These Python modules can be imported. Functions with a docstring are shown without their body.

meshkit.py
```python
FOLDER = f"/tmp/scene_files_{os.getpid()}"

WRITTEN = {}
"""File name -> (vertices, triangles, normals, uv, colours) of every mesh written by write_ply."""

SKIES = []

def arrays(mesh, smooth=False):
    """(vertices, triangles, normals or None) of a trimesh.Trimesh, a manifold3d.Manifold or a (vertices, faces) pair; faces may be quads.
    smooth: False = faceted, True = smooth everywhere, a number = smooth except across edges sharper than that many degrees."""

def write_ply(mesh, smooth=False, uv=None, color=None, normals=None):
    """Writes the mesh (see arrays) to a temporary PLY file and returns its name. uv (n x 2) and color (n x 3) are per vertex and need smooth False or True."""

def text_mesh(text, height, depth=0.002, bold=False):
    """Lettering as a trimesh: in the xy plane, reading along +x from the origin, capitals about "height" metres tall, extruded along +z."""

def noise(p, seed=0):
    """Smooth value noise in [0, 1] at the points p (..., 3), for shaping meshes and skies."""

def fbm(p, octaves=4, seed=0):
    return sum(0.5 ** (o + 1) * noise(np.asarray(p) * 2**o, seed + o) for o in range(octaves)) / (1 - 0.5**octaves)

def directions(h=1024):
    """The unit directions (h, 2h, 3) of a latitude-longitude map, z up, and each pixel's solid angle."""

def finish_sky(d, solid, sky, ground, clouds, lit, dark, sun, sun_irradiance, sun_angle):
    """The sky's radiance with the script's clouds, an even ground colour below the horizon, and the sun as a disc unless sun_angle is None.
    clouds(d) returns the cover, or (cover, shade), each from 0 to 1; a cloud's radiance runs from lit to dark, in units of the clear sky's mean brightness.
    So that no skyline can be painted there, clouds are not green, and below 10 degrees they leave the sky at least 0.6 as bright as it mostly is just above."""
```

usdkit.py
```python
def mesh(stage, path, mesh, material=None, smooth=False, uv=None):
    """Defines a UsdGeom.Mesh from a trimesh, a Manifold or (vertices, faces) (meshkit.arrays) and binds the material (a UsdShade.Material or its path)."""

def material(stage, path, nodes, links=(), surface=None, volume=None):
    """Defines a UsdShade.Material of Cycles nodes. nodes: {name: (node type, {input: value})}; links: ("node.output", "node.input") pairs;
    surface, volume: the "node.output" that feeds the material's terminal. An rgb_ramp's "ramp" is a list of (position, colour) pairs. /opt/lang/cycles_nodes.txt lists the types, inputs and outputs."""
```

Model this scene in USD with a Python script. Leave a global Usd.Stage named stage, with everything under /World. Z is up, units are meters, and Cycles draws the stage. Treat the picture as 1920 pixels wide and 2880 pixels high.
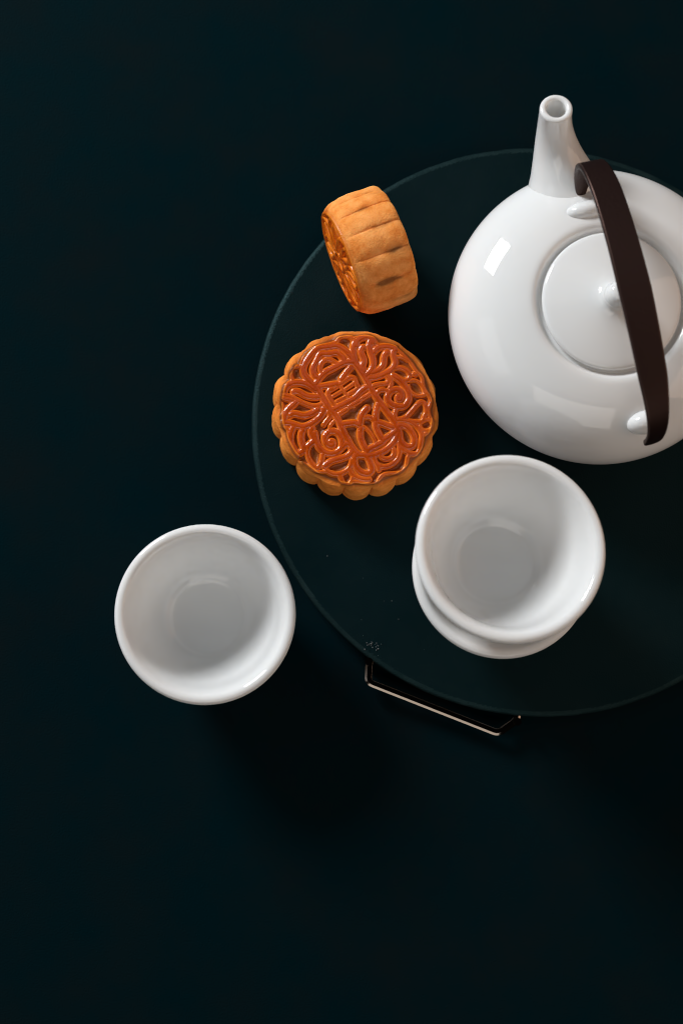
import math, random
import numpy as np, trimesh, usdkit, meshkit
from scipy.spatial import cKDTree
from scipy.interpolate import CubicSpline
from pxr import Usd, UsdGeom, UsdLux, UsdShade, Gf, Sdf, Vt

stage = Usd.Stage.CreateInMemory()
UsdGeom.SetStageUpAxis(stage, UsdGeom.Tokens.z); UsdGeom.SetStageMetersPerUnit(stage, 1.0)
UsdGeom.Xform.Define(stage, '/World'); stage.SetDefaultPrim(stage.GetPrimAtPath('/World'))
UsdGeom.Scope.Define(stage, '/World/Looks')
random.seed(4); np.random.seed(4)

# ------------------------------------------------------------------ camera
F, H, NX, NY = 4000.0, 0.58, 740.0, 1860.0        # focal length in picture pixels (1920 wide), height, nadir point
zc = np.array([960 - NX, NY - 1440, F]); zc /= np.linalg.norm(zc)
yc = np.array([0, 1, 0]) - zc[1] * zc; yc /= np.linalg.norm(yc)
xc = np.cross(yc, zc)
R = np.array([xc, yc, zc])
def at(px, py, z):
    d = R @ np.array([(px - 960) / F, (1440 - py) / F, -1.0])
    return np.array([0, 0, H]) + d * (z - H) / d[2]
cam = UsdGeom.Camera.Define(stage, '/World/camera')
m = Gf.Matrix4d(1.0)
for i in range(3):
    for j in range(3): m[i, j] = float(R[j, i])
m[3, 0], m[3, 1], m[3, 2] = 0.0, 0.0, H
cam.AddTransformOp().Set(m)
cam.CreateFocalLengthAttr(50.0); cam.CreateHorizontalApertureAttr(50.0 * 1920 / F); cam.CreateVerticalApertureAttr(50.0 * 2880 / F)
cam.CreateClippingRangeAttr(Gf.Vec2f(0.02, 50)); cam.CreateFStopAttr(6.0); cam.CreateFocusDistanceAttr(0.553)
cam.CreateExposureAttr(0.0)

# ------------------------------------------------------------------ lamps (a room: bright window, warm wall, dim second window; plus an added overhead fill)
def rect(name, pos, target, w, h, color, intensity):
    l = UsdLux.RectLight.Define(stage, '/World/' + name)
    l.CreateWidthAttr(w); l.CreateHeightAttr(h); l.CreateIntensityAttr(intensity); l.CreateColorAttr(Gf.Vec3f(*color))
    p, t = np.array(pos, float), np.array(target, float)
    z = p - t; z /= np.linalg.norm(z)
    x = np.cross([0, 0, 1.0], z); x /= np.linalg.norm(x); y = np.cross(z, x)
    M = Gf.Matrix4d(1.0)
    for j in range(3): M[0, j], M[1, j], M[2, j], M[3, j] = float(x[j]), float(y[j]), float(z[j]), float(p[j])
    l.AddTransformOp().Set(M); return l
C0 = (0.07, 0.08, 0.03)
rect('window_light', (-0.77, 0.98, 0.64), C0, 0.38, 0.38, (0.975, 0.99, 1.0), 44.5)
rect('warm_wall_light', (1.15, 0.10, 0.62), C0, 1.2, 0.9, (1.0, 0.70, 0.52), 1.5)
rect('far_window_light', (-0.05, -0.90, 1.05), C0, 1.1, 0.65, (1.0, 0.94, 0.87), 1.75)
rect('added_overhead_fill', (0.05, 0.80, 1.55), (0.05, 0.1, 0.0), 1.8, 0.7, (0.96, 0.98, 1.0), 0.32)  # added unseen fill panel, brightens the dark tabletop and its shadows
rect('side_room_light', (-1.35, -0.15, 0.95), C0, 1.0, 0.7, (0.96, 0.98, 1.0), 0.8)

# ------------------------------------------------------------------ materials
def mat(name, nodes, links, **k): return usdkit.material(stage, '/World/Looks/' + name, nodes, links, surface='p.BSDF')
def dark_mat(name, c1, c2, scale, rough, spec, bump, weave, tint=(1, 1, 1)):
    return mat(name, {
        'g': ('texture_coordinate', {}),
        'n1': ('noise_texture', {'scale': scale, 'detail': 5.0, 'roughness': 0.6}),
        'n2': ('noise_texture', {'scale': weave, 'detail': 3.0}),
        'r': ('rgb_ramp', {'ramp': [(0.35, c1), (0.68, c2)]}),
        'rr': ('map_range', {'from_min': 0.3, 'from_max': 0.7, 'to_min': rough - 0.06, 'to_max': rough + 0.06}),
        'b': ('bump', {'strength': bump, 'distance': 0.0004}),
        'p': ('principled_bsdf', {'specular_ior_level': spec, 'specular_tint': tint})},
        [('g.object', 'n1.vector'), ('g.object', 'n2.vector'), ('n1.fac', 'r.fac'), ('r.color', 'p.base_color'), ('n1.fac', 'rr.value'), ('rr.result', 'p.roughness'), ('n2.fac', 'b.height'), ('b.normal', 'p.normal')])
M_TABLE = dark_mat('black_tabletop', (0.0003, 0.0072, 0.0102), (0.0034, 0.0072, 0.0088), 22, 0.80, 0.045, 0.5, 1300, (0.12, 0.80, 1.0))
M_SLATE = dark_mat('black_slate', (0.0010, 0.0060, 0.0074), (0.0028, 0.0074, 0.0084), 30, 0.50, 0.17, 0.35, 1800, (0.30, 0.85, 1.0))
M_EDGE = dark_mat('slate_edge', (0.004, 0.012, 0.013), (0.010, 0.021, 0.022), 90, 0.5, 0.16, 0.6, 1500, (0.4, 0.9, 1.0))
M_PORC = mat('white_porcelain', {
    'g': ('texture_coordinate', {}), 'n': ('noise_texture', {'scale': 60.0, 'detail': 2.0}),
    'b': ('bump', {'strength': 0.05, 'distance': 0.001}),
    'p': ('principled_bsdf', {'base_color': (0.80, 0.81, 0.81), 'roughness': 0.05, 'ior': 1.5, 'subsurface_weight': 0.12, 'subsurface_scale': 0.002, 'subsurface_radius': (1, 0.8, 0.6)})},
    [('g.object', 'n.vector'), ('n.fac', 'b.height'), ('b.normal', 'p.normal')])
M_STRAP = mat('dark_brown_strap', {
    'g': ('texture_coordinate', {}), 'n': ('noise_texture', {'scale': 900.0, 'detail': 4.0}),
    'b': ('bump', {'strength': 0.25, 'distance': 0.0003}),
    'p': ('principled_bsdf', {'base_color': (0.0085, 0.0040, 0.0038), 'roughness': 0.42, 'specular_ior_level': 0.55, 'specular_tint': (1.0, 0.62, 0.52)})},
    [('g.object', 'n.vector'), ('n.fac', 'b.height'), ('b.normal', 'p.normal')])
M_CHROME = mat('polished_chrome', {'p': ('principled_bsdf', {'base_color': (0.24, 0.20, 0.17), 'metallic': 1.0, 'roughness': 0.14})}, [])
M_CRUMB = mat('pale_crumbs', {'p': ('principled_bsdf', {'base_color': (0.12, 0.13, 0.13), 'roughness': 0.5})}, [])
def cake_mat(name, blotch, glaze_shade): return mat(name, {
    'g': ('texture_coordinate', {}),
    'a': ('attribute', {'attribute': 'glaze_shade'}),
    'n': ('noise_texture', {'scale': 170.0, 'detail': 5.0, 'roughness': 0.65}),
    'n2': ('noise_texture', {'scale': 1500.0, 'detail': 3.0}),
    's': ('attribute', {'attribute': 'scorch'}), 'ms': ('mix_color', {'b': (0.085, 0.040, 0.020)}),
    'n3': ('noise_texture', {'scale': 70.0, 'detail': 3.0}), 'ad': ('mix_float', {'fac': 0.45}),
    'rc': ('rgb_ramp', {'ramp': blotch}),
    'rg': ('rgb_ramp', {'ramp': glaze_shade}),
    'mx': ('mix_color', {'blend_type': 'multiply', 'fac': 1.0, 'use_clamp_result': False}),
    'rr': ('map_range', {'from_min': 0.0, 'from_max': 1.0, 'to_min': 0.48, 'to_max': 0.15}),
    'sp': ('map_range', {'from_min': 0.3, 'from_max': 0.9, 'to_min': 0.16, 'to_max': 0.62}),
    'bs': ('map_range', {'from_min': 0.0, 'from_max': 1.0, 'to_min': 0.6, 'to_max': 0.22}),
    'b': ('bump', {'distance': 0.0005}),
    'p': ('principled_bsdf', {'specular_ior_level': 0.5, 'subsurface_weight': 0.15, 'subsurface_scale': 0.0015, 'subsurface_radius': (1, 0.4, 0.15)})},
    [('g.object', 'n.vector'), ('g.object', 'n2.vector'), ('g.object', 'n3.vector'), ('n.fac', 'ad.a'), ('n3.fac', 'ad.b'), ('ad.result', 'rc.fac'), ('s.fac', 'ms.fac'), ('mx.result', 'ms.a'), ('a.fac', 'rg.fac'), ('rc.color', 'mx.a'), ('rg.color', 'mx.b'), ('ms.result', 'p.base_color'),
     ('a.fac', 'rr.value'), ('rr.result', 'p.roughness'), ('a.fac', 'sp.value'), ('sp.result', 'p.specular_ior_level'), ('a.fac', 'bs.value'), ('bs.result', 'b.strength'), ('n2.fac', 'b.height'), ('b.normal', 'p.normal')])

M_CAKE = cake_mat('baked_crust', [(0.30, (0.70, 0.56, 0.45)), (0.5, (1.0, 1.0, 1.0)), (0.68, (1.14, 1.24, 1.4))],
    [(0.0, (0.85, 0.262, 0.048)), (0.22, (0.74, 0.190, 0.026)), (0.42, (0.27, 0.080, 0.016)), (0.54, (0.34, 0.074, 0.009)), (0.64, (0.38, 0.056, 0.004)), (0.75, (0.88, 0.250, 0.022)), (0.88, (0.68, 0.118, 0.005)), (1.0, (0.48, 0.060, 0.0025))])  # dark brown middle stop puts the shade of the valley floors into their colour
M_CAKE2 = cake_mat('golden_crust', [(0.33, (0.60, 0.40, 0.26)), (0.45, (0.88, 0.74, 0.58)), (0.54, (1.0, 1.0, 1.0)), (0.68, (1.10, 1.25, 1.5))],
    [(0.0, (0.90, 0.345, 0.092)), (0.4, (0.76, 0.22, 0.034)), (0.7, (0.82, 0.220, 0.018)), (1.0, (0.76, 0.165, 0.005))])

# ------------------------------------------------------------------ helpers
used = {}
def numbered(parent, name):
    k = parent + '/' + name; n = used.get(k, 0); used[k] = n + 1
    return k if n == 0 else f'{k}_{n:03d}'
def tag(prim, label=None, cat=None, group=None, kind=None):
    for k, v in (('label', label), ('category', cat), ('group', group), ('kind', kind)):
        if v: prim.SetCustomDataByKey(k, v)
    return prim
def thing(name, label, cat, loc=(0, 0, 0), mtx=None, group=None):
    x = UsdGeom.Xform.Define(stage, numbered('/World', name))
    if mtx is None: x.AddTranslateOp().Set(Gf.Vec3d(*map(float, loc)))
    else: x.AddTransformOp().Set(mtx)
    tag(x.GetPrim(), label, cat, group); return x.GetPrim()
def obj(name, mesh, material, parent=None, smooth=40):
    return usdkit.mesh(stage, numbered(str(parent.GetPath()) if parent else '/World', name), mesh, material, smooth=smooth)
def spline(pts, n):
    p = np.array(pts, float); t = np.r_[0, np.cumsum(np.linalg.norm(np.diff(p, axis=0), axis=1))]
    return CubicSpline(t, p)(np.linspace(0, t[-1], n))
def lathe(prof, n=160, closed=False):
    """prof: (r, z) in mm, surface of revolution; r = 0 ends are poles"""
    p = np.array(prof, float) / 1000; th = np.linspace(0, 2 * np.pi, n, endpoint=False)
    v, f, rings = [], [], []
    for r, z in p:
        if r < 1e-7: rings.append([len(v)]); v.append((0, 0, z))
        else:
            rings.append(list(range(len(v), len(v) + n))); v += [(r * math.cos(a), r * math.sin(a), z) for a in th]
    for A, B in zip(rings[:-1], rings[1:]):
        for i in range(n):
            j = (i + 1) % n
            if len(A) == 1 and len(B) == 1: continue
            if len(A) == 1: f.append((A[0], B[j], B[i]))
            elif len(B) == 1: f.append((A[i], A[j], B[0]))
            else: f += [(A[i], A[j], B[j]), (A[i], B[j], B[i])]
    return trimesh.Trimesh(v, f, process=False)
def sweep(path, frames, section, cap=True):
    """path (n,3), frames (n,2,3) axes, section (k,2) or (n,k,2)"""
    path = np.asarray(path); n = len(path); sec = np.asarray(section)
    if sec.ndim == 2: sec = np.repeat(sec[None], n, 0)
    k = sec.shape[1]
    v = (path[:, None] + sec[..., :1] * frames[:, None, 0] + sec[..., 1:] * frames[:, None, 1]).reshape(-1, 3)
    f = []
    for i in range(n - 1):
        for j in range(k):
            a, b, c, d = i * k + j, i * k + (j + 1) % k, (i + 1) * k + (j + 1) % k, (i + 1) * k + j
            f += [(a, b, c), (a, c, d)]
    v = list(map(tuple, v))
    if cap:
        for base, flip in ((0, True), ((n - 1) * k, False)):
            c = len(v); v.append(tuple(np.mean(v[base:base + k], axis=0)))
            for j in range(k):
                t = (c, base + j, base + (j + 1) % k); f.append(t[::-1] if flip else t)
    mm = trimesh.Trimesh(v, f, process=False)
    if cap and mm.volume < 0: mm.invert()
    return mm
def rounded(w, h, r, q=4):
    out = []
    for cx, cy, a0 in ((w/2 - r, h/2 - r, 0), (-w/2 + r, h/2 - r, 90), (-w/2 + r, -h/2 + r, 180), (w/2 - r, -h/2 + r, 270)):
        for a in np.linspace(a0, a0 + 90, q): out.append((cx + r * math.cos(math.radians(a)), cy + r * math.sin(math.radians(a))))
    return np.array(out)

# ------------------------------------------------------------------ table and tray
ZT = 0.009
table = trimesh.creation.box((3.0, 3.0, 0.04)); table.apply_translation((0, 0, -0.02))
tag(obj('tabletop', table, M_TABLE, smooth=False).GetPrim(), 'matt black tabletop under everything', kind='structure')

TC, TR = np.array([0.11354, 0.09520]), 0.1182
tray = thing('serving_tray', 'round black slate serving tray with chrome bar handle, carrying the teapot and mooncakes', 'tray', (TC[0], TC[1], 0))
n = 360
prof = [(0, 4.6), (60, 4.6), (116.6, 4.6), (117.4, 5.0), (117.9, 5.8), (118.2, 7.0), (118.1, 8.0), (117.8, 8.45), (117.2, 8.78), (116.5, 8.95), (115.9, 9.0), (60, 9.0), (0, 9.0)]
sl = lathe(prof, n)
v = sl.vertices.copy(); r = np.hypot(v[:, 0], v[:, 1]); th = np.arctan2(v[:, 1], v[:, 0])
ch = meshkit.fbm(np.c_[np.cos(th) * 22 + 40, np.sin(th) * 22 + 40, v[:, 2] * 900], 4, 3) - 0.5
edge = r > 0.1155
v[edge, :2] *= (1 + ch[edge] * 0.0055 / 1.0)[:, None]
sl.vertices = v
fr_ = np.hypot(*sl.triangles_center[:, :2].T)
for nm, sel, mt in (('slate_disc', fr_ <= 0.1161, M_SLATE), ('lit_rim', fr_ > 0.1161, M_EDGE)):  # rim is paler: brightness of the lit chamfer put into its colour
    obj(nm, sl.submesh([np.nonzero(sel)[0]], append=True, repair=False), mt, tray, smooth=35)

hp = [(42.58, 0.04), (41.94, -8.48), (94.26, -29.28), (101.86, -24.10)]
hp = [np.array([x / 1000 - TC[0], y / 1000 - TC[1], 0.0062]) for x, y in hp]
def bar(pts, w, h, r_corner, q=7):
    path = [pts[0]]
    for a, b, c in zip(pts[:-2], pts[1:-1], pts[2:]):
        d0, d1 = (a - b) / np.linalg.norm(a - b), (c - b) / np.linalg.norm(c - b)
        for t in np.linspace(0, 1, q): path.append((1-t)**2 * (b + d0 * r_corner) + 2*t*(1-t) * b + t*t * (b + d1 * r_corner))
    path.append(pts[-1]); path = np.array(path)
    tan = np.gradient(path, axis=0); tan /= np.linalg.norm(tan, axis=1)[:, None]
    up = np.array([0, 0, 1.0]); side = np.cross(tan, up); side /= np.linalg.norm(side, axis=1)[:, None]
    fr = np.stack([side, np.cross(side, tan)], 1)
    return sweep(path, fr, np.array([(1.45, -1.1), (1.5, -0.9), (1.5, 0.52), (1.42, 0.66), (0.62, 1.03), (0.48, 1.09), (-1.1, 1.1), (-1.25, 1.04), (-1.46, 0.82), (-1.5, 0.7), (-1.5, -1.1)]) / 1000)
inw = lambda p, d: p + np.array([-p[0], -p[1], 0]) / np.hypot(p[0], p[1]) * d
obj('bar_handle', bar([inw(hp[0], 0.012), hp[0], hp[1], hp[2], hp[3], inw(hp[3], 0.012)], 0.0030, 0.0022, 0.0022), M_CHROME, tray, smooth=24)
for p in (hp[0], hp[3]):
    c = trimesh.creation.cylinder(0.0016, 0.0072, sections=24); c.apply_translation(inw(p, -0.0006) + [0, 0, -0.0012]); 
    obj('handle_post', c, M_CHROME, tray, smooth=40)
# three small feet under the slate
for k in range(3):
    c = trimesh.creation.cylinder(0.008, 0.0046, sections=24); a = 0.5 + k * 2.0944
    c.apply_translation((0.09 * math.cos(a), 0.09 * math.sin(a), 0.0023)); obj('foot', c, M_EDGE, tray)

# ------------------------------------------------------------------ cups
outer = [(0, 1.2), (12.6, 1.2), (13.2, 0.2), (15.0, 0.0), (15.6, 0.6), (15.7, 3.0), (16.6, 4.6), (19.2, 6.6), (22.4, 10.2), (25.2, 15.5), (27.3, 21.5), (29.0, 27.5), (30.9, 32.6), (32.7, 36.4), (33.8, 38.8), (34.1, 40.2), (33.8, 41.4), (32.9, 42.1), (31.8, 42.2)]
inner = [(30.7, 41.7), (29.7, 40.2), (28.5, 37.2), (27.3, 32.5), (25.9, 26.5), (24.1, 20.5), (21.7, 15.0), (18.8, 10.6), (16.9, 9.0), (15.5, 8.3), (14.9, 7.9), (12.6, 7.1), (8, 6.3), (0, 6.0)]
def refine(p, k=3):
    p = np.array(p, float); out = [p[0]]
    for a, b in zip(p[:-1], p[1:]):
        for t in np.linspace(0, 1, k + 1)[1:]: out.append(a + (b - a) * t)
    return np.array(out)
def smoothprof(p, n):
    p = np.array(p, float); t = np.r_[0, np.cumsum(np.linalg.norm(np.diff(p, axis=0), axis=1) ** 0.5)]
    q = CubicSpline(t, p)(np.linspace(0, t[-1], n)); q[:, 0] = np.maximum(q[:, 0], 0); return q
side = smoothprof(outer[5:] + inner[:-2], 70)
cup_prof = [tuple(x) for x in outer[:5]] + [tuple(x) for x in side] + [(8, 6.3), (4, 6.06), (0, 6.0)]
cup_mesh = lathe(cup_prof, 200)
def cup(label, loc, tilt=0.0, az=0.0, group=None):
    M = Gf.Matrix4d(1.0)
    if tilt:
        ax = Gf.Vec3d(-math.sin(az), math.cos(az), 0)
        M.SetRotate(Gf.Rotation(ax, math.degrees(tilt)))
    M.SetTranslateOnly(Gf.Vec3d(*map(float, loc)))
    t = thing('tea_cup', label, 'cup', mtx=M)
    obj('bowl', cup_mesh, M_PORC, t, smooth=40)
    return t
cup('white porcelain tea cup standing alone on the black table, left of the tray', at(577, 1727, 0.042) * [1, 1, 0])
LOW = at(1414, 1597, 0.051); LOW[2] = ZT
UP = at(1438, 1540, 0.082); LEAN, LAZ = math.radians(6.0), math.radians(80)
UP -= np.array([math.cos(LAZ) * math.sin(LEAN), math.sin(LAZ) * math.sin(LEAN), math.cos(LEAN)]) * 0.042
cup('lower white tea cup of the stack of two on the tray, mostly hidden', LOW)
cup('upper white tea cup leaning inside another cup on the tray near the teapot', UP, LEAN, LAZ)

# ------------------------------------------------------------------ teapot
AX = np.array([0.13120, 0.13450])
U = np.array([-0.2021, 0.97936]); NV = np.array([-U[1], U[0]])      # handle direction, its left normal
pot = thing('teapot', 'round white porcelain teapot with short spout and dark strap handle on the tray', 'teapot', (AX[0], AX[1], ZT))
body_p = [(0, 1.5), (30, 1.5), (31, 0.1), (34, 0.0), (36.5, 1.2), (43, 5.2), (50.5, 11.5), (55.4, 18.5), (57.6, 25.0), (57.9, 28.5), (57.2, 33.0), (54.8, 38.2), (50.5, 43.4), (44.5, 47.8), (38.0, 50.8), (33.0, 52.3), (30.4, 52.5), (28.9, 51.8), (27.9, 50.4), (27.0, 49.8), (24.0, 49.6)]
body_p = [(r * (1.016 if r > 33.5 else 1), z) for r, z in body_p]
b1 = smoothprof(body_p[3:-1], 90)
bp = body_p[:3] + [tuple(x) for x in b1] + [body_p[-1], (24.0, 46.0), (40, 42), (52, 30), (50, 15), (34, 4), (0, 3.5)]
obj('body', lathe(bp, 220), M_PORC, pot, smooth=40)
lid_p = [(0, 49), (20, 49.9), (26.0, 50.4), (26.5, 51.2), (26.5, 52.2), (26.1, 52.9), (25.3, 53.4), (22.0, 54.4), (16.0, 55.9), (10.5, 57.3), (6.6, 58.9), (5.0, 60.9)]
lid = obj('lid', lathe(lid_p[:2] + [tuple(x) for x in smoothprof(lid_p[2:], 50)] + [(0, 60.9)], 180), M_PORC, pot, smooth=40).GetPrim()
knob_p = [(0, 60.2), (4.98, 60.6), (4.6, 61.8), (4.4, 63.0), (4.3, 64.2), (3.9, 65.4), (3.0, 66.4), (1.6, 66.9), (0, 67.0)]
obj('knob', lathe(knob_p[:1] + [tuple(x) for x in smoothprof(knob_p[1:], 26)], 64), M_PORC, lid, smooth=50)

# spout: a hollow tapered tube rising from the shoulder
sd = 0.0485 * U + 0.0056 * NV; sd /= np.linalg.norm(sd)
ctl = [(42, 31), (49, 35.5), (56.5, 41.5), (63.5, 48.5), (69, 57.5), (72.0, 66.5)]
pth = spline(ctl, 40)
tan = np.gradient(pth, axis=0); tan /= np.linalg.norm(tan, axis=1)[:, None]
nn_ = np.interp(pth[:, 0], [42, 56, 72], [2.6, 4.2, 8.3])[:, None]
P3 = np.c_[(pth[:, :1] * U[None] + nn_ * NV[None]) / 1000, pth[:, 1] / 1000]
T3 = np.c_[tan[:, :1] * sd[None], tan[:, 1]]
SIDE = np.array([-sd[1], sd[0], 0.0]); fr = np.stack([np.repeat(SIDE[None], 40, 0), np.cross(T3, SIDE)], 1)
rad = np.interp(np.linspace(0, 1, 40), [0, 0.15, 0.35, 0.55, 0.75, 0.9, 1.0], [18.0, 16.2, 12.4, 9.0, 6.9, 6.15, 6.1])
rad = np.convolve(np.pad(rad, 3, mode='edge'), np.ones(7) / 7, 'valid')
ang = np.linspace(0, 2 * np.pi, 56, endpoint=False)
circ = np.c_[np.cos(ang), np.sin(ang)]
rings, cs, frs = [], [], []
for i in range(40): rings.append(P3[i]); cs.append(circ * rad[i] / 1000); frs.append(fr[i])
e = P3[-1]; t_ = T3[-1]
for k in range(1, 9):                              # rounded lip turning inwards
    a = k / 8 * math.pi; rings.append(e + t_ * 0.0011 * math.sin(a)); cs.append(circ * (rad[-1] - 1.2 * (1 - math.cos(a))) / 1000); frs.append(fr[-1])
r_in = rad[-1] - 2.4
for i in range(37, 6, -3): rings.append(P3[i]); cs.append(circ * (r_in + (39 - i) * 0.06) / 1000); frs.append(fr[i])
sp = sweep(np.array(rings), np.array(frs), np.array(cs), cap=False)
if np.dot(sp.face_normals[10], sp.triangles_center[10] - P3[0]) < 0: sp.invert()
obj('spout', sp, M_PORC, pot, smooth=60)

# lugs and strap handle
OFF = 0.0010
def hpt(s, z, nn=0.0): return np.r_[(U * s + NV * (OFF * 1000 + nn)) / 1000, z / 1000]
for ls, ln in ((36.5, -0.5), (-47.0, -4.5)):
    lug = trimesh.creation.icosphere(subdivisions=4)
    lug.vertices *= (0.0092, 0.0042, 0.0064) if ls > 0 else (0.0072, 0.0046, 0.0062)
    a = math.atan2(U[1], U[0]) - math.pi / 2
    lug.apply_transform(trimesh.transformations.rotation_matrix(a, (0, 0, 1)))
    lug.apply_translation(hpt(ls, 48.5 if ls > 0 else 46.5, ln)); obj('lug', lug, M_PORC, pot, smooth=True)
hc = spline([(-55.9, 59.5), (-56, 63), (-55.5, 69), (-52, 75.5), (-44, 80.5), (-28, 84), (-2, 85.6), (24, 82.8), (41, 76.6), (48.5, 68.5), (49, 60), (46.8, 53), (43.5, 47)], 110)
tt = np.gradient(hc, axis=0); tt /= np.linalg.norm(tt, axis=1)[:, None]
P = np.array([hpt(s, z) for s, z in hc])
N3 = np.r_[NV, 0.0]; T = np.c_[tt[:, :1] * U[None], tt[:, 1]]
frh = np.stack([np.repeat(N3[None], len(P), 0), np.cross(T, N3)], 1)
wid = np.interp(np.arange(110) / 109, [0, 0.04, 0.12, 0.24, 0.45, 0.75, 0.86, 0.94, 1], [3.6, 5.6, 7.6, 10.6, 12.0, 10.8, 9.6, 6.6, 3.2]) / 1000
strap = sweep(P, frh, np.array([rounded(w, 0.0024, 0.0008, 4) for w in wid]))
obj('strap_handle', strap, M_STRAP, pot, smooth=50)

# ------------------------------------------------------------------ mooncakes
def Q(k, pts):
    ox, oy = {1: (760, 930), 2: (990, 930), 3: (760, 1160), 4: (990, 1160)}[k]
    return [(ox + x / 6.533, oy + y / 6.533) for x, y in pts]
# (width in mm, picture polyline) of every moulded ridge
W, M_, N_ = 2.3, 1.75, 1.3
S = []
def s(w, *parts):
    out = []
    for k, pts in parts: out += Q(k, pts)
    S.append((w, out))
s(W, (1, [(800,1000),(690,900),(610,760),(630,620),(740,450),(860,330),(1040,300),(1200,280),(1340,340),(1450,450),(1540,590)]))
s(W, (1, [(890,880),(800,800),(785,680),(850,550),(920,430),(1050,430),(1200,410),(1300,470),(1360,570)]))
s(M_, (1, [(940,770),(915,650),(970,560),(1060,530),(1150,560),(1230,620)]))
s(W, (1, [(810,1000),(900,880),(1000,770),(1150,690),(1300,610),(1450,580),(1545,590)]))
s(N_, (1, [(570,700),(510,665),(430,670),(385,730),(385,830),(430,920)]))
s(N_, (1, [(1250,250),(1270,130),(1400,110),(1500,170),(1530,260),(1510,350)]))
s(W, (1, [(260,1110),(320,1010),(430,960),(580,965),(720,1020),(830,1090)]))
s(W, (1, [(430,1120),(530,1130),(640,1190),(760,1220),(870,1220)]))
s(M_, (1, [(210,1180),(330,1200),(450,1250),(560,1310),(700,1370),(820,1390),(930,1360)]))
s(M_, (1, [(190,1220),(300,1260),(420,1280)]))
s(W, (1, [(470,1310),(370,1400),(290,1490),(260,1600)]), (3, [(235,180)]))
s(W, (1, [(370,1550),(470,1530),(600,1560),(740,1530),(870,1450)]))
s(W, (3, [(230,200),(370,200),(480,240),(600,265),(730,220),(850,140),(940,50)]), (1, [(980,1440)]))
s(M_, (1, [(1060,1500),(1090,1570)]), (3, [(1050,130),(980,230)]))
s(N_, (3, [(1160,170),(1100,240),(1090,310)]))
s(W, (3, [(1110,540),(1150,565),(1130,610),(1050,590),(1000,500),(1015,420),(1080,360),(1180,355),(1270,420),(1315,530),(1300,650),(1220,730),(1110,760),(990,730),(890,640),(840,520),(810,380)]))
s(W, (3, [(420,280),(370,420),(380,560),(440,700),(470,840)]))
s(W, (3, [(600,320),(565,460),(590,580),(615,660),(540,750)]))
s(W, (3, [(770,300),(765,420),(800,500),(720,590),(690,640)]))
s(M_, (3, [(960,780),(935,900),(870,1020)]))
s(M_, (3, [(700,650),(680,760),(730,890),(850,1030)]))
s(W, (3, [(1000,990),(1120,900),(1270,855),(1420,800),(1500,690)]))
s(M_, (3, [(1030,1060),(1180,1140),(1320,1115),(1430,1040),(1490,880)]))
s(N_, (3, [(1300,1150),(1330,1260),(1400,1320),(1480,1260),(1510,1150),(1480,1050)]))
s(W, (3, [(1310,640),(1430,580),(1480,640)]))
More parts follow.
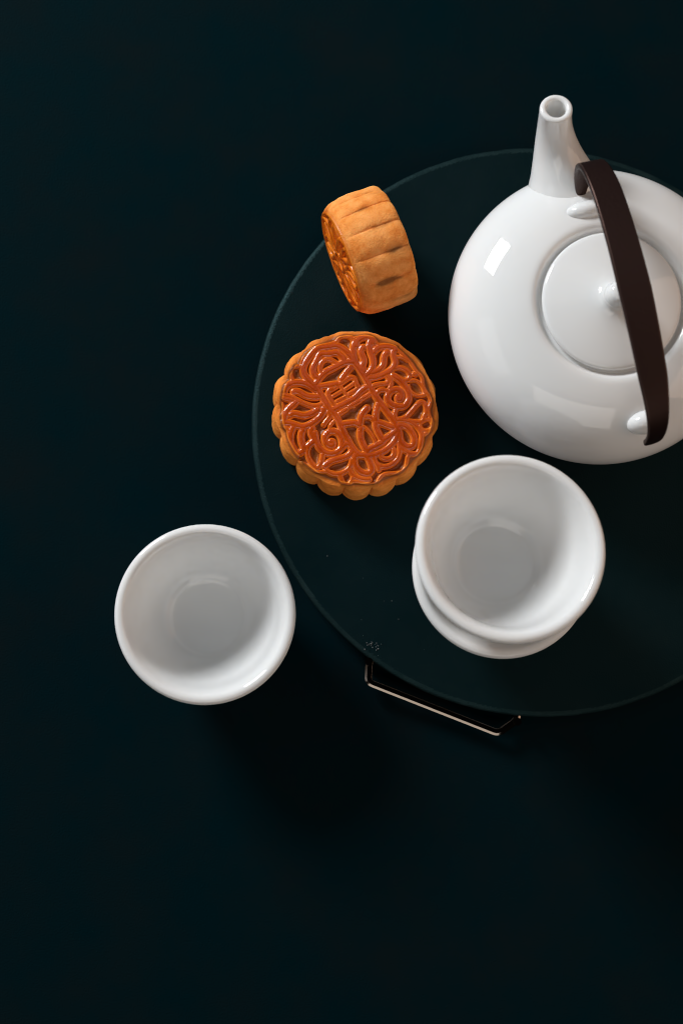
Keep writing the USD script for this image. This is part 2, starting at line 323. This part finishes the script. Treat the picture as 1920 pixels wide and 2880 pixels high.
# frame of the two characters
s(W, (1, [(800,1010),(870,1090),(960,1240),(1080,1440)]), (3, [(1150,10),(1240,140),(1340,360),(1440,540),(1540,700)]), (4, [(130,780)]))
s(W, (4, [(110,790),(280,795),(430,775),(570,715),(710,605),(810,470),(850,330)]))
s(W, (2, [(60,620),(150,740),(260,920),(350,1090),(460,1260),(580,1430),(690,1568)]), (4, [(740,130),(820,280),(850,340)]))
s(W, (2, [(60,200),(20,340),(40,500),(90,640),(210,740)]))
s(W, (1, [(1470,690),(1380,790),(1310,890)]))
s(W, (1, [(890,1035),(1040,1010),(1210,985)]))
s(M_, (1, [(1130,1060),(1060,1140),(1090,1250),(1190,1400)]))
s(M_, (1, [(1240,990),(1360,920),(1480,860),(1545,890)]), (2, [(60,930),(110,1040)]))
for a in ([(1150,1205),(1340,1095)], [(1220,1300),(1410,1195)], [(1385,1070),(1530,970)], [(1440,1160),(1590,1070)]): s(N_, (1, a))
s(N_, (1, [(1280,1010),(1400,1200),(1520,1400)]))
s(N_, (1, [(1100,1110),(1270,1010)]))
s(W, (1, [(1150,1455),(1300,1375),(1450,1295),(1560,1225)]), (2, [(150,1130),(240,1060),(310,1050)]))
s(M_, (1, [(1450,1400),(1568,1330)]), (2, [(130,1295)]))
s(M_, (2, [(180,1250),(310,1175)])); s(M_, (1, [(1270,1530),(1390,1450)]))
s(W, (2, [(270,1430),(190,1530)]), (4, [(160,110),(140,230)]))
s(W, (2, [(485,1340),(450,1450),(430,1560)]), (4, [(440,140)]))
s(W, (3, [(1340,220),(1450,205),(1568,205)]), (4, [(120,240)]))
s(M_, (4, [(240,95),(330,100),(400,160)]))
s(W, (4, [(430,200),(455,330),(520,450),(570,530)]))
s(W, (4, [(490,190),(620,235),(730,275)]))
s(W, (4, [(160,300),(150,450),(200,600),(280,720)]))
s(W, (4, [(300,690),(420,625),(540,560)])); s(W, (4, [(580,500),(690,430),(800,345)]))
s(N_, (4, [(200,260),(330,380),(420,540)]))
# right flower
s(W, (2, [(200,310),(165,420),(210,540),(190,640),(200,700)]))
s(W, (2, [(330,200),(320,350),(370,500),(380,640),(320,760),(240,830)]))
s(W, (2, [(80,270),(110,170),(220,120),(330,130),(380,230)]))
s(W, (2, [(400,390),(500,310),(650,295),(780,320)]))
s(W, (2, [(640,400),(580,500),(565,620),(490,720),(370,780)]))
s(W, (2, [(790,350),(755,450),(790,580),(730,700),(580,800),(430,855),(310,870)]))
s(N_, (2, [(820,480),(900,490),(1010,550)]))
s(M_, (2, [(790,690),(900,685),(1000,735),(1050,800)]))
s(M_, (2, [(740,810),(850,870),(960,920),(1050,860)]))
s(M_, (2, [(380,1030),(500,990),(640,960),(660,890),(600,820)]))
s(M_, (2, [(660,850),(710,950),(690,1060)]))
s(W, (2, [(840,1220),(855,1275),(905,1230),(890,1130),(810,1085),(720,1110),(655,1190),(655,1290),(730,1370),(830,1400),(945,1385),(1025,1300),(1045,1200),(1005,1080),(935,980),(850,900),(750,830)]))
s(M_, (2, [(460,1140),(540,1095),(640,1120),(690,1170)]))
s(M_, (2, [(800,1460),(780,1540),(800,1640)]))
s(N_, (2, [(1040,1020),(1090,1130),(1190,1195),(1320,1180)]))
s(N_, (2, [(1060,930),(1190,930),(1290,1040),(1330,1180)]))
s(M_, (2, [(1130,800),(1160,810)]))
s(M_, (2, [(1255,1310),(1130,1430),(1010,1568)]), (4, [(950,110),(850,130)]))
s(M_, (2, [(1270,1310),(1350,1400),(1350,1520)]), (4, [(1330,50),(1290,150),(1180,180),(1050,160)]))
s(W, (4, [(860,240),(990,270),(1090,370),(1140,500),(1100,620),(1000,630),(900,540),(870,420),(850,320)]))
s(M_, (4, [(830,150),(1030,170),(1180,260),(1270,400),(1260,560),(1200,740),(1050,750),(930,680),(860,560)]))
s(N_, (4, [(1250,210),(1300,320),(1400,330),(1465,250),(1430,150),(1330,150)]))
s(M_, (4, [(760,680),(755,780),(685,850),(580,850),(520,800)]))
s(M_, (4, [(860,600),(870,740),(820,870),(700,970),(560,1000),(430,920)]))
s(W, (4, [(50,790),(40,900),(80,1020),(180,1110),(300,1120),(360,1060),(340,950),(290,850),(200,790)]))
s(M_, (4, [(390,820),(450,960),(490,1060)]))
s(M_, (4, [(-60,1060),(40,1170),(160,1225),(320,1235)]))
# wavy outer border of the moulded face
s(N_, (3, [(1400,1335),(1490,1300)]), (4, [(0,1275),(200,1300),(440,1300),(530,1170),(720,1120),(900,1090),(1000,930),(1040,790),(1200,770),(1260,600),(1300,420),(1440,340),(1490,230),(1440,110),(1400,0)]), (2, [(1400,1430),(1440,1300),(1390,1180),(1300,1000),(1280,860),(1190,760),(1080,600),(960,470),(830,350),(660,270),(480,260),(380,130),(230,90),(60,140)]), (1, [(1510,130),(1400,90),(1260,130),(1180,220),(880,290),(720,370),(600,500),(550,660),(400,640),(350,760),(400,910),(250,1020),(190,1160),(160,1260),(240,1400),(200,1560)]), (3, [(160,130),(250,260),(330,330),(330,560),(400,760),(440,890),(640,960),(830,1080),(1010,1090),(1240,1160),(1320,1290),(1400,1335)]))

def strokes_local(center, ztop):
    out = []
    for w, pts in S:
        out.append((w / 1000, np.array([at(x, y, ztop)[:2] - center for x, y in pts])))
    return out
def curve(p, step=0.00022):
    p = np.asarray(p)
    if len(p) > 2:
        t = np.r_[0, np.cumsum(np.linalg.norm(np.diff(p, axis=0), axis=1) ** 0.5)]
        q = CubicSpline(t, p)(np.linspace(0, t[-1], 12 * len(p)))
    else: q = p
    L = np.r_[0, np.cumsum(np.linalg.norm(np.diff(q, axis=0), axis=1))]
    u = np.linspace(0, L[-1], max(3, int(L[-1] / step)))
    return np.c_[np.interp(u, L, q[:, 0]), np.interp(u, L, q[:, 1])]
def relief(xy, strokes, gain=1.0):
    h = np.zeros(len(xy))
    for w0 in sorted({w for w, _ in strokes}):
        pts = np.vstack([curve(p) for w, p in strokes if w == w0])
        d = np.minimum(cKDTree(pts).query(xy, distance_upper_bound=0.004)[0], 0.004)
        x = np.clip(d / (w0 * 0.74), 0, 1)
        hh = np.sqrt(np.clip(1 - x ** 2.7, 0, 1)) * (0.76 + 0.24 * w0 / 0.0023)
        skirt = 0.40 * np.exp(-(np.clip(d - w0 * 0.45, 0, 1) / 0.00085) ** 2)     # dough rises softly towards every ridge
        h = np.maximum(h, np.maximum(hh, skirt))
    return h * gain
def cake_mesh(Rm, hh, nsc, amp, phase, strokes, ridge, face_r, seed, nth=720, nface=190, dome=0.0006, scorch=0.12, flat=0.55):
    th = np.linspace(0, 2 * np.pi, nth, endpoint=False)
    lobe = np.abs(np.sin(nsc * (th - phase) / 2 + 0.35 * np.sin(th * 2 + seed) ))
    sc = 1 - amp * (1 - lobe ** flat)                       # convex lobes, narrow creases
    sc *= 1 + 0.012 * np.sin(2 * th + seed) + 0.008 * np.sin(3 * th + 2 * seed)
    side = smoothprof([(0.90, 0.0), (0.955, 0.02), (0.99, 0.10), (1.0, 0.30), (1.0, 0.55), (0.99, 0.74), (0.975, 0.83), (0.955, 0.905), (0.925, 0.955), (face_r + 0.03, 0.985), (face_r, 1.0)], 70)
    rr, zz, kk = [0, 0.5, 0.8], [0, 0, 0], [0, 0, 0.4]
    for r_, z_ in side: rr.append(r_); zz.append(z_); kk.append(1.0 if z_ < 0.8 else max(0.12, 1 - (z_ - 0.8) / 0.2 * 0.88))
    for r_ in np.linspace(face_r, 0, nface)[1:]: rr.append(r_); zz.append(1.0); kk.append(0.12 * (r_ / face_r) ** 6)
    rr, zz, kk = np.array(rr), np.array(zz), np.array(kk)
    rad = Rm * rr[:, None] * (1 + kk[:, None] * (sc[None] - 1))
    X, Y = rad * np.cos(th), rad * np.sin(th); Z = np.repeat((zz * hh)[:, None], nth, 1)
    V = np.stack([X, Y, Z], -1)
    nsd = len(rr) - (nface - 1)
    face = np.zeros((len(rr), nth)); face[nsd - 22:] = 1
    g = np.zeros((len(rr), nth)); fsel = face > 0
    g[fsel] = relief(V[fsel][:, :2], strokes)
    rn = rad / (Rm * face_r)
    inside = np.clip((1.03 - rn) / 0.08, 0, 1) * (np.arange(len(rr)) >= nsd - 22)[:, None]
    V[..., 2] += g * ridge * np.clip(inside * 3, 0, 1) + dome * (1 - np.clip(rn, 0, 1) ** 2) * inside
    nb = meshkit.fbm(V.reshape(-1, 3) * 160 + 7 * seed, 4, seed).reshape(rad.shape) - 0.5
    sidew = np.clip(rr / 0.5, 0, 1)[:, None] * (1 - inside)
    V[..., :2] *= (1 + 0.042 * nb * sidew)[..., None]; V[..., 2] += nb * 0.0006 * inside
    V[..., 2] = np.maximum(V[..., 2], 0)
    base_gl = 0.50 + 0.6 * (meshkit.fbm(V.reshape(-1, 3) * 220, 3, seed + 5).reshape(rad.shape) - 0.5)
    glaze_shade = np.clip(np.where(g > 0.04, 0.50 + 0.52 * g ** 1.3, 0.30 + 0.28 * base_gl) * inside, 0, 1)
    upper = np.clip((Z / hh - 0.86) / 0.12, 0, 1) * 0.25
    glaze_shade = np.maximum(glaze_shade, upper * (1 - inside) * (0.4 + nb))
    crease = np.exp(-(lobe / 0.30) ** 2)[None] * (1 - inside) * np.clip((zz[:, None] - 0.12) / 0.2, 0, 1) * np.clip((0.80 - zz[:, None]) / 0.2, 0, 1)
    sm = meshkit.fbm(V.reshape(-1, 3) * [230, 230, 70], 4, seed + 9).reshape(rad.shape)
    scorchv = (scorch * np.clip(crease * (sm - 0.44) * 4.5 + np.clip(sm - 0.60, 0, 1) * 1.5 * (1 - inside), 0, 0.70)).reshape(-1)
    nr = len(rr); v = V.reshape(-1, 3); I = np.arange(nr * nth).reshape(nr, nth)
    a, b, c, d = I[:-1], np.roll(I, -1, 1)[:-1], np.roll(I, -1, 1)[1:], I[1:]
    f = np.vstack([np.stack([a, b, c], -1).reshape(-1, 3), np.stack([a, c, d], -1).reshape(-1, 3)])
    return v, f, glaze_shade.reshape(-1), nsd * nth, scorchv
def add_cake(t, data, material):
    v, f, g, ns, sc_ = data
    _, _, nrm = meshkit.arrays((v, f), True)
    for name, sel in (('crust', f.max(1) < ns), ('moulded_top', f.max(1) >= ns)):
        ff = f[sel]; ids, inv = np.unique(ff, return_inverse=True); ff = inv.reshape(-1, 3)
        pr = usdkit.mesh(stage, numbered(str(t.GetPath()), name), (v[ids], ff), material)
        pr.CreateNormalsAttr(Vt.Vec3fArray.FromNumpy(nrm[ids].astype(np.float32))); pr.SetNormalsInterpolation('vertex')
        UsdGeom.PrimvarsAPI(pr).CreatePrimvar('scorch', Sdf.ValueTypeNames.FloatArray, 'vertex').Set(Vt.FloatArray.FromNumpy(sc_[ids].astype(np.float32)))
        UsdGeom.PrimvarsAPI(pr).CreatePrimvar('glaze_shade', Sdf.ValueTypeNames.FloatArray, 'vertex').Set(Vt.FloatArray.FromNumpy(g[ids].astype(np.float32)))

CC = np.array([0.0366, 0.0977]); CH = 0.0235
t = thing('mooncake', 'large round mooncake lying flat on the tray with a glossy moulded pattern on top', 'mooncake', (CC[0], CC[1], ZT))
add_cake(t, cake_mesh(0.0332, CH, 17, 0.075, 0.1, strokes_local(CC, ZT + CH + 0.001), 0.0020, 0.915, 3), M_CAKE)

# small cake standing on its edge; its face carries a simple flower of petals and rings
def flower(Rf):
    out, w = [], 0.0017
    ring = lambda r, k=60: [(r * math.cos(a), r * math.sin(a)) for a in np.linspace(0, 2 * math.pi, k)]
    out += [(0.0013, np.array(ring(Rf * 0.97))), (w, np.array(ring(Rf * 0.2, 24)))]
    for k in range(8):
        a0 = k * math.pi / 4
        def pt(r, a): return (r * Rf * math.cos(a0 + a), r * Rf * math.sin(a0 + a))
        out.append((w, np.array([pt(0.28, 0.02), pt(0.5, 0.26), pt(0.72, 0.33), pt(0.88, 0.14), pt(0.93, 0), pt(0.88, -0.14), pt(0.72, -0.33), pt(0.5, -0.26), pt(0.28, -0.02)])))
        out.append((w, np.array([pt(0.42, 0), pt(0.6, 0.05), pt(0.8, 0.0)])))
    return out
SR, SH = 0.0238, 0.0222
fn = np.array([-0.93, -0.37, 0.03]); fn /= np.linalg.norm(fn)
side_ax = np.cross([0, 0, 1.0], fn); side_ax /= np.linalg.norm(side_ax); up_ax = np.cross(fn, side_ax)
ctr = at(1040, 706, ZT + SR) 
org = ctr - fn * SH / 2; org[2] = ZT + SR * 0.985
M = Gf.Matrix4d(1.0)
for j in range(3): M[0, j], M[1, j], M[2, j], M[3, j] = float(side_ax[j]), float(up_ax[j]), float(fn[j]), float(org[j])
t = thing('mooncake', 'small mooncake standing on its scalloped edge at the rim of the tray', 'mooncake', mtx=M)
add_cake(t, cake_mesh(SR, SH, 14, 0.062, math.pi / 2 + 0.06, flower(SR * 0.86), 0.0016, 0.88, 8, nth=560, nface=120, scorch=1.0, flat=0.36), M_CAKE2)

# ------------------------------------------------------------------ crumbs by the handle
cr = []
rng = np.random.RandomState(5)
for k in range(34):
    px, py = (1048 + rng.normal(0, 13), 1818 + rng.normal(0, 14)) if k < 24 else (rng.uniform(860, 1300), rng.uniform(1440, 1830))
    b = trimesh.creation.icosphere(subdivisions=1, radius=rng.uniform(0.00010, 0.00024)); b.vertices *= rng.uniform(0.6, 1.4, 3)
    p = at(px, py, ZT)
    if np.hypot(*(p[:2] - TC)) > 0.1165: continue
    b.apply_translation(p + [0, 0, 0.00012]); cr.append(b)
tag(obj('crumbs', trimesh.util.concatenate(cr), M_CRUMB, smooth=False).GetPrim(), 'tiny pale crumbs sprinkled on the tray by its chrome handle', 'crumbs', kind='stuff')
